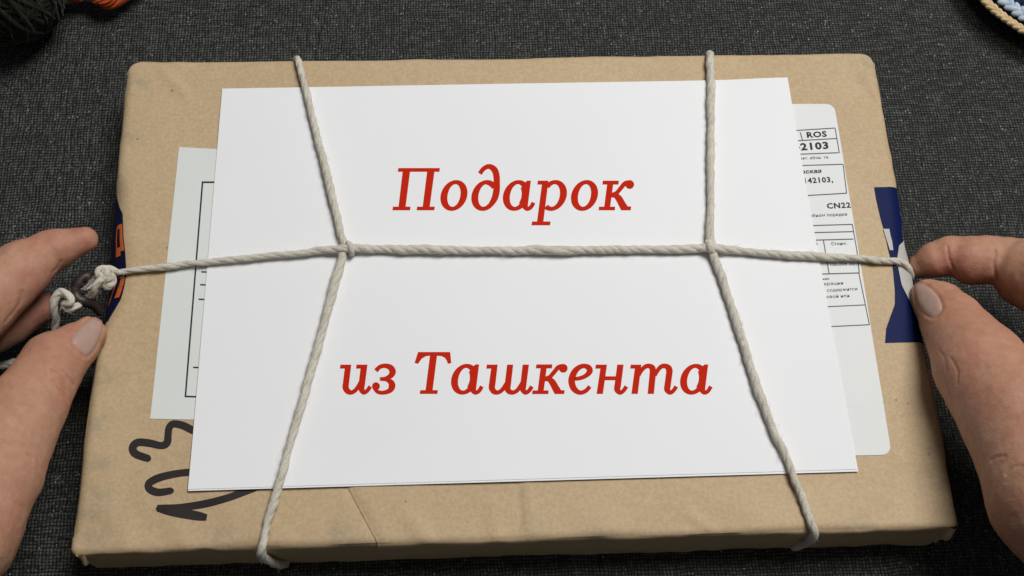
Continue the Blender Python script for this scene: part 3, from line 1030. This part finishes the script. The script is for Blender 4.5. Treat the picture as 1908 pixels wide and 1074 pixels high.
mb.add(fpnt + [p - np.array([0, 0, .0003]) for p in fpnt], [(5, 4, 3, 2, 1, 0), (6, 7, 8, 9, 10, 11)] + [(i, (i + 1) % 6, 6 + (i + 1) % 6, 6 + i) for i in range(6)])
mb.build('clear_film', FILM, tg, False)

# ------------------------------------------------------------------ hands (one continuous surface each, from blended tapering limbs)
def surface_nets(D, org, h):
    nx, ny, nz = D.shape
    ins = D < 0
    s = np.zeros((nx - 1, ny - 1, nz - 1), np.int8)
    for a in (0, 1):
        for b in (0, 1):
            for c in (0, 1):
                s += ins[a:nx - 1 + a, b:ny - 1 + b, c:nz - 1 + c]
    act = (s > 0) & (s < 8)
    idx = -np.ones(act.shape, np.int64)
    cells = np.argwhere(act)
    idx[act] = np.arange(len(cells))
    acc = np.zeros((len(cells), 3)); cnt = np.zeros(len(cells))
    corners = [(a, b, c) for a in (0, 1) for b in (0, 1) for c in (0, 1)]
    vals = {q: D[cells[:, 0] + q[0], cells[:, 1] + q[1], cells[:, 2] + q[2]] for q in corners}
    for q in corners:
        for ax in range(3):
            if q[ax] == 0:
                w = list(q); w[ax] = 1; w = tuple(w)
                d0, d1 = vals[q], vals[w]
                cr = (d0 < 0) != (d1 < 0)
                t = np.where(cr, d0 / np.where(np.abs(d0 - d1) < 1e-15, 1, d0 - d1), 0)
                p = np.tile(np.array(q, float), (len(cells), 1)); p[:, ax] += t
                acc[cr] += p[cr]; cnt[cr] += 1
    V = (cells + acc / cnt[:, None]) * h + org
    F = []
    for ax in range(3):
        o1, o2 = [(1, 2), (2, 0), (0, 1)][ax]
        sl0 = [slice(None)] * 3; sl1 = [slice(None)] * 3
        sl0[ax] = slice(0, -1); sl1[ax] = slice(1, None)
        a, b = ins[tuple(sl0)], ins[tuple(sl1)]
        for flip, e in ((False, a & ~b), (True, ~a & b)):
            E_ = np.argwhere(e)
            ok = (E_[:, o1] > 0) & (E_[:, o2] > 0) & (E_[:, o1] < D.shape[o1] - 1) & (E_[:, o2] < D.shape[o2] - 1)
            E_ = E_[ok]
            q = []
            for (i1, i2) in ((0, 0), (1, 0), (1, 1), (0, 1)):
                k = E_.copy(); k[:, o1] -= 1 - i1; k[:, o2] -= 1 - i2
                q.append(idx[k[:, 0], k[:, 1], k[:, 2]])
            q = np.stack(q, 1)
            if flip: q = q[:, ::-1]
            F.append(q)
    return V, np.concatenate(F)

def cone_sdf(P, a, ra, b, rb):
    ab = b - a
    t = np.clip(((P - a) @ ab) / (ab @ ab), 0, 1)
    return np.linalg.norm(P - a - t[..., None] * ab, axis=-1) - (ra + (rb - ra) * t)

def smin(a, b, k):
    h = np.clip(.5 + .5 * (b - a) / k, 0, 1)
    return b + (a - b) * h - k * h * (1 - h)

def build_hand(chains, palm, h=.0005):
    """chains: fingers as lists of (px, py, z, r_px[, blend]); palm likewise, segments as pairs"""
    def J(q): return at(q[0], q[1], q[2]), pxr(q[3], q[2])
    allp = [J(q) for c in chains for q in c] + [J(q) for s_ in palm for q in s_]
    lo = np.min([p - r for p, r in allp], 0) - .004
    hi = np.max([p + r for p, r in allp], 0) + .004
    n = np.ceil((hi - lo) / h).astype(int)
    g_ = [lo[k] + h * np.arange(n[k]) for k in range(3)]
    BIG = .02
    def add(D, segs, k):
        for (a, ra), (b, rb) in segs:
            m_ = max(ra, rb) + .012
            i0 = np.maximum(0, np.floor((np.minimum(a, b) - m_ - lo) / h).astype(int))
            i1 = np.minimum(n, np.ceil((np.maximum(a, b) + m_ - lo) / h).astype(int))
            if np.any(i1 <= i0): continue
            sl = tuple(slice(i0[q], i1[q]) for q in range(3))
            X = np.stack(np.meshgrid(*[g_[q][sl[q]] for q in range(3)], indexing='ij'), -1)
            D[sl] = smin(D[sl], cone_sdf(X, a, ra, b, rb), k)
        return D
    PD = add(np.full(n, BIG), [(J(a), J(b)) for a, b in palm], .008)
    OUT = PD.copy()
    for c in chains:
        FD = add(np.full(n, BIG), [(J(c[i]), J(c[i + 1])) for i in range(len(c) - 1)], .0012)
        OUT = smin(OUT, smin(FD, PD, .006), .0009)
    V, F = surface_nets(OUT, lo, h)
    return V, F

def smooth_mesh(V, F, it=3, lam=.5):
    n = len(V)
    e = np.concatenate([F[:, [0, 1]], F[:, [1, 2]], F[:, [2, 3]], F[:, [3, 0]]])
    for _ in range(it):
        s = np.zeros((n, 3)); c = np.zeros(n)
        for k in range(3):
            s[:, k] = np.bincount(e[:, 0], V[e[:, 1], k], n) + np.bincount(e[:, 1], V[e[:, 0], k], n)
        c = np.bincount(e[:, 0], minlength=n) + np.bincount(e[:, 1], minlength=n)
        V = V + lam * (s / np.maximum(c, 1)[:, None] - V)
    return V

def vnormals(V, F):
    a, b, c = V[F[:, 0]], V[F[:, 1]], V[F[:, 2]]
    fn = np.cross(c - a, V[F[:, 3]] - b)
    N = np.zeros_like(V)
    for k in range(4):
        for q in range(3): N[:, q] += np.bincount(F[:, k], fn[:, q], len(V))
    return N / (np.linalg.norm(N, axis=1)[:, None] + 1e-15)

def hand(label, chains, palm, creases, nails, flush, group):
    V, F = build_hand(chains, palm)
    V = smooth_mesh(V, F, 4)
    N = vnormals(V, F)
    V = V + N * (.00028 * vnoise(V * 95, 61) + .00010 * vnoise(V * 420, 62))[:, None]
    bvh = BVHTree.FromPolygons([tuple(p) for p in V], [tuple(int(i) for i in f) for f in F])
    org = Vector(CAM)
    def cast(px, py):
        d = RGT * ((px - PW / 2) / FOC) - UP_ * ((py - PH / 2) / FOC) - BCK
        d = Vector(d).normalized()
        hit = bvh.ray_cast(org, d)
        if hit[0] is None:
            q = org + d * (org.z - .026) / abs(d.z)
            hit = bvh.find_nearest(q)
        return np.array(hit[0]), np.array(hit[1])
    def dent(pts, depth, wid, ridge=0.0):
        D = np.full(len(V), 1e9)
        for a, b in zip(pts[:-1], pts[1:]):
            ab = b - a
            t = np.clip(((V - a) @ ab) / (ab @ ab + 1e-15), 0, 1)
            D = np.minimum(D, np.linalg.norm(V - a - t[:, None] * ab, axis=1))
        return -depth * np.exp(-(D / wid) ** 2) + ridge * np.exp(-((D - 2.2 * wid) / (1.2 * wid)) ** 2)
    disp = np.zeros(len(V))
    for pts, depth, wid in creases:
        P = catmull([(*p, 0) for p in pts], 4)
        disp += dent([cast(p[0], p[1])[0] for p in P], depth * .8, wid * .55, depth * .12)
    nail_geo = []
    for outline in nails:
        O = catmull([(*p, 0) for p in outline], 6, True)[:, :2]
        c = O.mean(0)
        rim_ = [cast(*p)[0] for p in O]
        disp += dent(rim_ + rim_[:1], .00026, .0006, .00012)
        VV = []; rings = 9
        p, nn = cast(*c); VV.append(p + nn * .0004)
        for k in range(1, rings + 1):
            rho = k / rings
            for q in O:
                p, nn = cast(*(c + (q - c) * rho * .97))
                VV.append(p + nn * (.00042 * (1 - rho ** 5) - .00022 * rho ** 8))
        m_ = len(O)
        FF = [(0, 1 + i, 1 + (i + 1) % m_) for i in range(m_)]
        for k in range(rings - 1):
            for i in range(m_):
                a, b = 1 + k * m_ + i, 1 + k * m_ + (i + 1) % m_
                FF.append((a, a + m_, b + m_, b))
        nail_geo.append((VV, FF))
    fl = np.zeros(len(V))
    for (px, py, rr, w) in flush:
        p, _ = cast(px, py)
        fl = np.maximum(fl, w * np.exp(-(np.linalg.norm(V - p, axis=1) / rr) ** 2))
    V2 = V + N * disp[:, None]
    o = mesh_obj('hand', V2, [tuple(int(i) for i in f) for f in F], SKIN)
    at_ = o.data.attributes.new('flush', 'FLOAT', 'POINT')
    at_.data.foreach_set('value', fl.astype(np.float32))
    tag(o, label, 'hand', group)
    for VV, FF in nail_geo:
        nb = mesh_obj('nail', VV, FF, NAIL, o)
        bm = bmesh.new(); bm.from_mesh(nb.data)
        bmesh.ops.recalc_face_normals(bm, faces=bm.faces[:])
        if sum(f.normal.z for f in bm.faces) < 0: bmesh.ops.reverse_faces(bm, faces=bm.faces[:])
        bm.to_mesh(nb.data); bm.free()
    return o

GH = 'hands holding the parcel'
# left hand: index stretched over the toggle, thumb with its nail up, the others curled below
lh_thumb = [(166, 622, .028, 32), (140, 645, .029, 42), (100, 676, .032, 56), (52, 755, .037, 68), (-15, 885, .044, 84), (-88, 1000, .048, 98)]
lh_index = [(158, 447, .031, 25), (108, 464, .032, 37), (92, 470, .032, 39), (42, 502, .034, 54), (-40, 572, .038, 64), (-150, 690, .045, 72)]
lh_mid = [(74, 574, .016, 31), (18, 598, .018, 42), (-70, 640, .026, 50), (-160, 740, .040, 66)]
lh_ring = [(-60, 690, .012, 34), (-105, 715, .015, 42), (-150, 750, .028, 48), (-175, 810, .040, 62)]
lh_lit = [(-110, 800, .010, 30), (-150, 815, .013, 36), (-185, 840, .026, 42), (-200, 880, .038, 56)]
lh_palm = [((-150, 690, .046, 74), (-165, 800, .047, 82)), ((-165, 800, .047, 82), (-110, 960, .048, 98)), ((-88, 1000, .048, 98), (-210, 1080, .046, 110)),
           ((-165, 800, .047, 80), (-210, 1080, .046, 105)), ((-200, 880, .042, 74), (-230, 1060, .045, 100)), ((-210, 1080, .046, 112), (-290, 1330, .048, 135))]
hand('left hand with thumbnail up and index finger stretched over the brown toggle', [lh_thumb, lh_index, lh_mid, lh_ring, lh_lit], lh_palm,
     [([(96, 690), (112, 700), (124, 716)], .00055, .0007), ([(104, 684), (122, 697), (138, 718)], .0005, .0007), ([(88, 700), (104, 712), (112, 728)], .0004, .0007),
      ([(112, 728), (122, 738), (126, 750)], .0004, .0008), ([(112, 488), (108, 498), (98, 508)], .0003, .001), ([(50, 846), (58, 852), (62, 864)], .0004, .0008),
      ([(42, 545), (34, 570), (10, 600)], .0003, .0012)],
     [[(134, 634), (141, 620), (156, 601), (173, 590), (188, 588), (193, 600), (189, 622), (180, 645), (167, 662), (156, 664), (142, 650)]],
     [(160, 450, .010, .55), (75, 575, .012, .9), (110, 640, .012, .5), (175, 605, .006, .3)], GH)
# right hand: index and thumb pinching the twine at the right edge
rh_index = [(1714, 496, .020, 23), (1740, 485, .023, 33), (1770, 477, .0245, 37), (1805, 476, .026, 36)]
rh_index2 = [(1811, 486, .0265, 47), (1840, 485, .0275, 46), (1880, 484, .030, 44)]
rh_index3 = [(1921, 510, .0315, 70), (1965, 526, .037, 77), (2070, 600, .045, 80)]
rh_thumb = [(1730, 556, .025, 36), (1750, 571, .027, 47), (1774, 600, .031, 57), (1826, 682, .038, 84), (1897, 778, .045, 102), (1975, 930, .050, 114)]
rh_mid = [(1955, 640, .012, 32), (1990, 630, .016, 42), (2060, 640, .028, 52), (2085, 690, .043, 70)]
rh_ring = [(1985, 720, .011, 32), (2020, 715, .014, 40), (2075, 730, .028, 50), (2095, 780, .042, 66)]
rh_lit = [(2020, 810, .010, 28), (2050, 810, .013, 34), (2090, 830, .026, 42), (2105, 870, .040, 58)]
rh_palm = [((2070, 600, .046, 80), (2070, 760, .048, 86)), ((2070, 760, .048, 86), (2000, 940, .050, 108)), ((1975, 930, .050, 112), (2110, 1080, .048, 118)),
           ((2070, 760, .048, 86), (2110, 1080, .048, 110)), ((2105, 870, .043, 74), (2130, 1060, .046, 100)), ((2110, 1080, .048, 118), (2190, 1330, .050, 138))]
hand('right hand pinching the twine between thumb and index finger at the blue tape', [rh_index, rh_index2, rh_index3, rh_thumb, rh_mid, rh_ring, rh_lit], rh_palm,
     [([(1765, 460), (1768, 480), (1777, 503), (1790, 522)], .0005, .0009), ([(1854, 468), (1851, 492), (1856, 520)], .0005, .0010), ([(1750, 652), (1760, 668), (1764, 690)], .0003, .0009), ([(1772, 668), (1784, 690), (1784, 716)], .0003, .0008), ([(1846, 858), (1858, 852), (1874, 850)], .0004, .0008),
      ([(1874, 884), (1886, 872), (1904, 868)], .0004, .0008), ([(1756, 694), (1764, 712), (1772, 738)], .0003, .0008)],
     [[(1703, 532), (1713, 527), (1728, 533), (1743, 546), (1753, 562), (1755, 576), (1747, 588), (1737, 592), (1718, 580), (1706, 560)]],
     [(1715, 500, .010, .5), (1800, 520, .012, .35), (1775, 560, .012, .5), (1850, 600, .02, .45), (1760, 690, .012, .3), (1775, 500, .006, .6), (1860, 520, .006, .5)], GH)

# ------------------------------------------------------------------ yarn at the back left, crocheted mat at the back right
def yarn_ball(name, px, py, R, n, r, mat, label):
    c = at(px, py, R)
    t = thing(name, (c[0], c[1], 0), label, 'yarn', 'yarn lying behind the parcel')
    core = MB(); core.ball(c, np.array([R * .9, 0, 0]), np.array([0, R * .9, 0]), np.array([0, 0, R * .86]), 24, 14); core.build('core', mat, t)
    mb = MB()
    for i in range(n):
        grp = i // 12
        rs = np.random.default_rng(100 + grp)
        ax = rs.normal(size=3); ax /= np.linalg.norm(ax)
        ax = ax + rng.normal(size=3) * .06; ax /= np.linalg.norm(ax)
        u = np.cross(ax, [0.3, .2, .9]); u /= np.linalg.norm(u); w = np.cross(ax, u)
        hgt = rng.uniform(-.55, .55) * R
        rr = math.sqrt(max(R * R * .9 - hgt * hgt, 1e-8)) * rng.uniform(.97, 1.05)
        a = np.linspace(0, 2 * math.pi, 42)
        P = c + ax * hgt + rr * (np.cos(a)[:, None] * u + np.sin(a)[:, None] * w)
        P += .0004 * np.stack([vnoise(P * 300, 70 + k) for k in range(3)], 1)
        P[:, 2] = np.maximum(P[:, 2], r)
        mb.tube(P, r * rng.uniform(.8, 1.15), 6, False)
    o = mb.build('strands', mat, t); o['kind'] = 'stuff'
    fz = MB()
    for _ in range(700):
        d = rng.normal(size=3); d /= np.linalg.norm(d); d[2] = abs(d[2]) * .9 + .02
        q = np.cross(d, rng.normal(size=3)); q /= np.linalg.norm(q)
        p = c + d * R * .98; l = rng.uniform(.002, .006)
        fz.tube(np.array([p, p + d * l * .5 + q * l * .4, p + d * l * .6 + q * l]), .00006, 3, False)
    f2 = fz.build('fibres', mat, t); f2['kind'] = 'stuff'
    return t
yarn_ball('yarn_ball', 6, -34, .0232, 132, .0009, GREEN, 'dark green ball of yarn at the back left corner')

def yarn_hank():
    pts = [(100, -38, .009), (120, -22, .009), (140, -12, .008), (165, -22, .009), (188, -12, .009), (208, -8, .0085), (232, -24, .009), (258, -52, .010), (285, -95, .010)]
    rad = np.interp(np.linspace(0, 1, 60), np.linspace(0, 1, 9), [14, 18, 20, 21, 27, 30, 27, 24, 22])
    P = catmull(A3(pts), 10); i = np.linspace(0, len(P) - 1, 60); P = np.stack([np.interp(i, np.arange(len(P)), P[:, k]) for k in range(3)], 1)
    t = thing('yarn_hank', (P[30, 0], P[30, 1], 0), 'twisted orange-red hank of yarn beside the dark green ball', 'yarn', 'yarn lying behind the parcel')
    T = np.gradient(P, axis=0); T /= np.linalg.norm(T, axis=1)[:, None]
    zc = np.array([0, 0, 1.0]); N = np.cross(T, zc); N /= np.linalg.norm(N, axis=1)[:, None]; B = np.cross(N, T)
    mb = MB(); s = np.linspace(0, 1, 60)
    for k in range(64):
        a0 = rng.uniform(0, 2 * math.pi); rho = math.sqrt(rng.uniform(.25, 1)) * .93
        a = a0 + s * 7.5 + .35 * np.sin(s * 9 + k)
        R = np.array([pxr(q, .009) for q in rad]) * rho
        Q = P + N * (np.cos(a) * R)[:, None] + B * (np.sin(a) * R * .85)[:, None]
        Q[:, 2] = np.maximum(Q[:, 2], .0007)
        mb.tube(Q, .00062 * rng.uniform(.85, 1.2), 6)
    o = mb.build('strands', ORYARN, t); o['kind'] = 'stuff'
yarn_hank()

def crochet_mat():
    cz = .012
    c = at(2004, -93, cz)
    t = thing('crocheted_mat', (c[0], c[1], 0), 'round crocheted mat with beige braided edge, pale blue and navy rows', 'mat')
    R0 = np.linalg.norm(at(1885, 41, cz) - c)
    def row(name, R, z, mat, per, w, hgt, lean, layers=2):
        mb = MB()
        n = int(2 * math.pi * R / per)
        for i in range(n):
            a = 2 * math.pi * i / n
            o = np.array([math.cos(a), math.sin(a), 0]); tg_ = np.array([-math.sin(a), math.cos(a), 0])
            for sgn in ((-1, 1) if layers == 2 else (0,)):
                jit = rng.uniform(-.05, .05, 3) * per
                p = c * [1, 1, 0] + o * (R + sgn * w * .42) + np.array([0, 0, z]) + jit + tg_ * (per * .25 * sgn)
                d = tg_ + o * lean * -sgn; d /= np.linalg.norm(d)
                q = np.cross([0, 0, 1], d)
                mb.ball(p, d * per * .92, q * w * .52, np.array([0, 0, hgt]), 8, 6)
        return mb.build(name, mat, t)
    base = MB()
    n = 72
    for (z, r) in ((.0006, R0 - .0018), (.009, R0 - .0016),):
        pass
    prof = [(0.0, .0006), (R0 - .008, .0006), (R0 - .007, .003), (R0 - .004, .008), (R0 - .0025, .0098), (0.0, .0098)]
    V = []; F = []
    for r, z in prof:
        for i in range(n):
            a = 2 * math.pi * i / n
            V.append((c[0] + r * math.cos(a), c[1] + r * math.sin(a), z))
    for j in range(len(prof) - 1):
        for i in range(n):
            F.append((j * n + i, j * n + (i + 1) % n, (j + 1) * n + (i + 1) % n, (j + 1) * n + i))
    base.add(V, F); base.build('backing', NAVYY, t)
    row('beige_border', R0 - .0004, .0112, BEIGE, .0026, .0017, .0011, .55)
    row('pale_blue_row', R0 - .0070, .0112, PALEB, .0032, .0026, .0013, .9)
    k = 0
    R = R0 - .0114
    while R > .004:
        row('navy_row', R, .0106, NAVYY, .0030, .0020, .0012, .7)
        R -= .0036
    mb = MB()
    plied(mb, A3([(1860, 14, .0095), (1846, 8, .008), (1836, 0, .007), (1828, -10, .007), (1826, -26, .006), (1836, -44, .004)]), .0009, seed=61, pitch=.006)
    mb.build('yarn_tail', BEIGE, t)
crochet_mat()
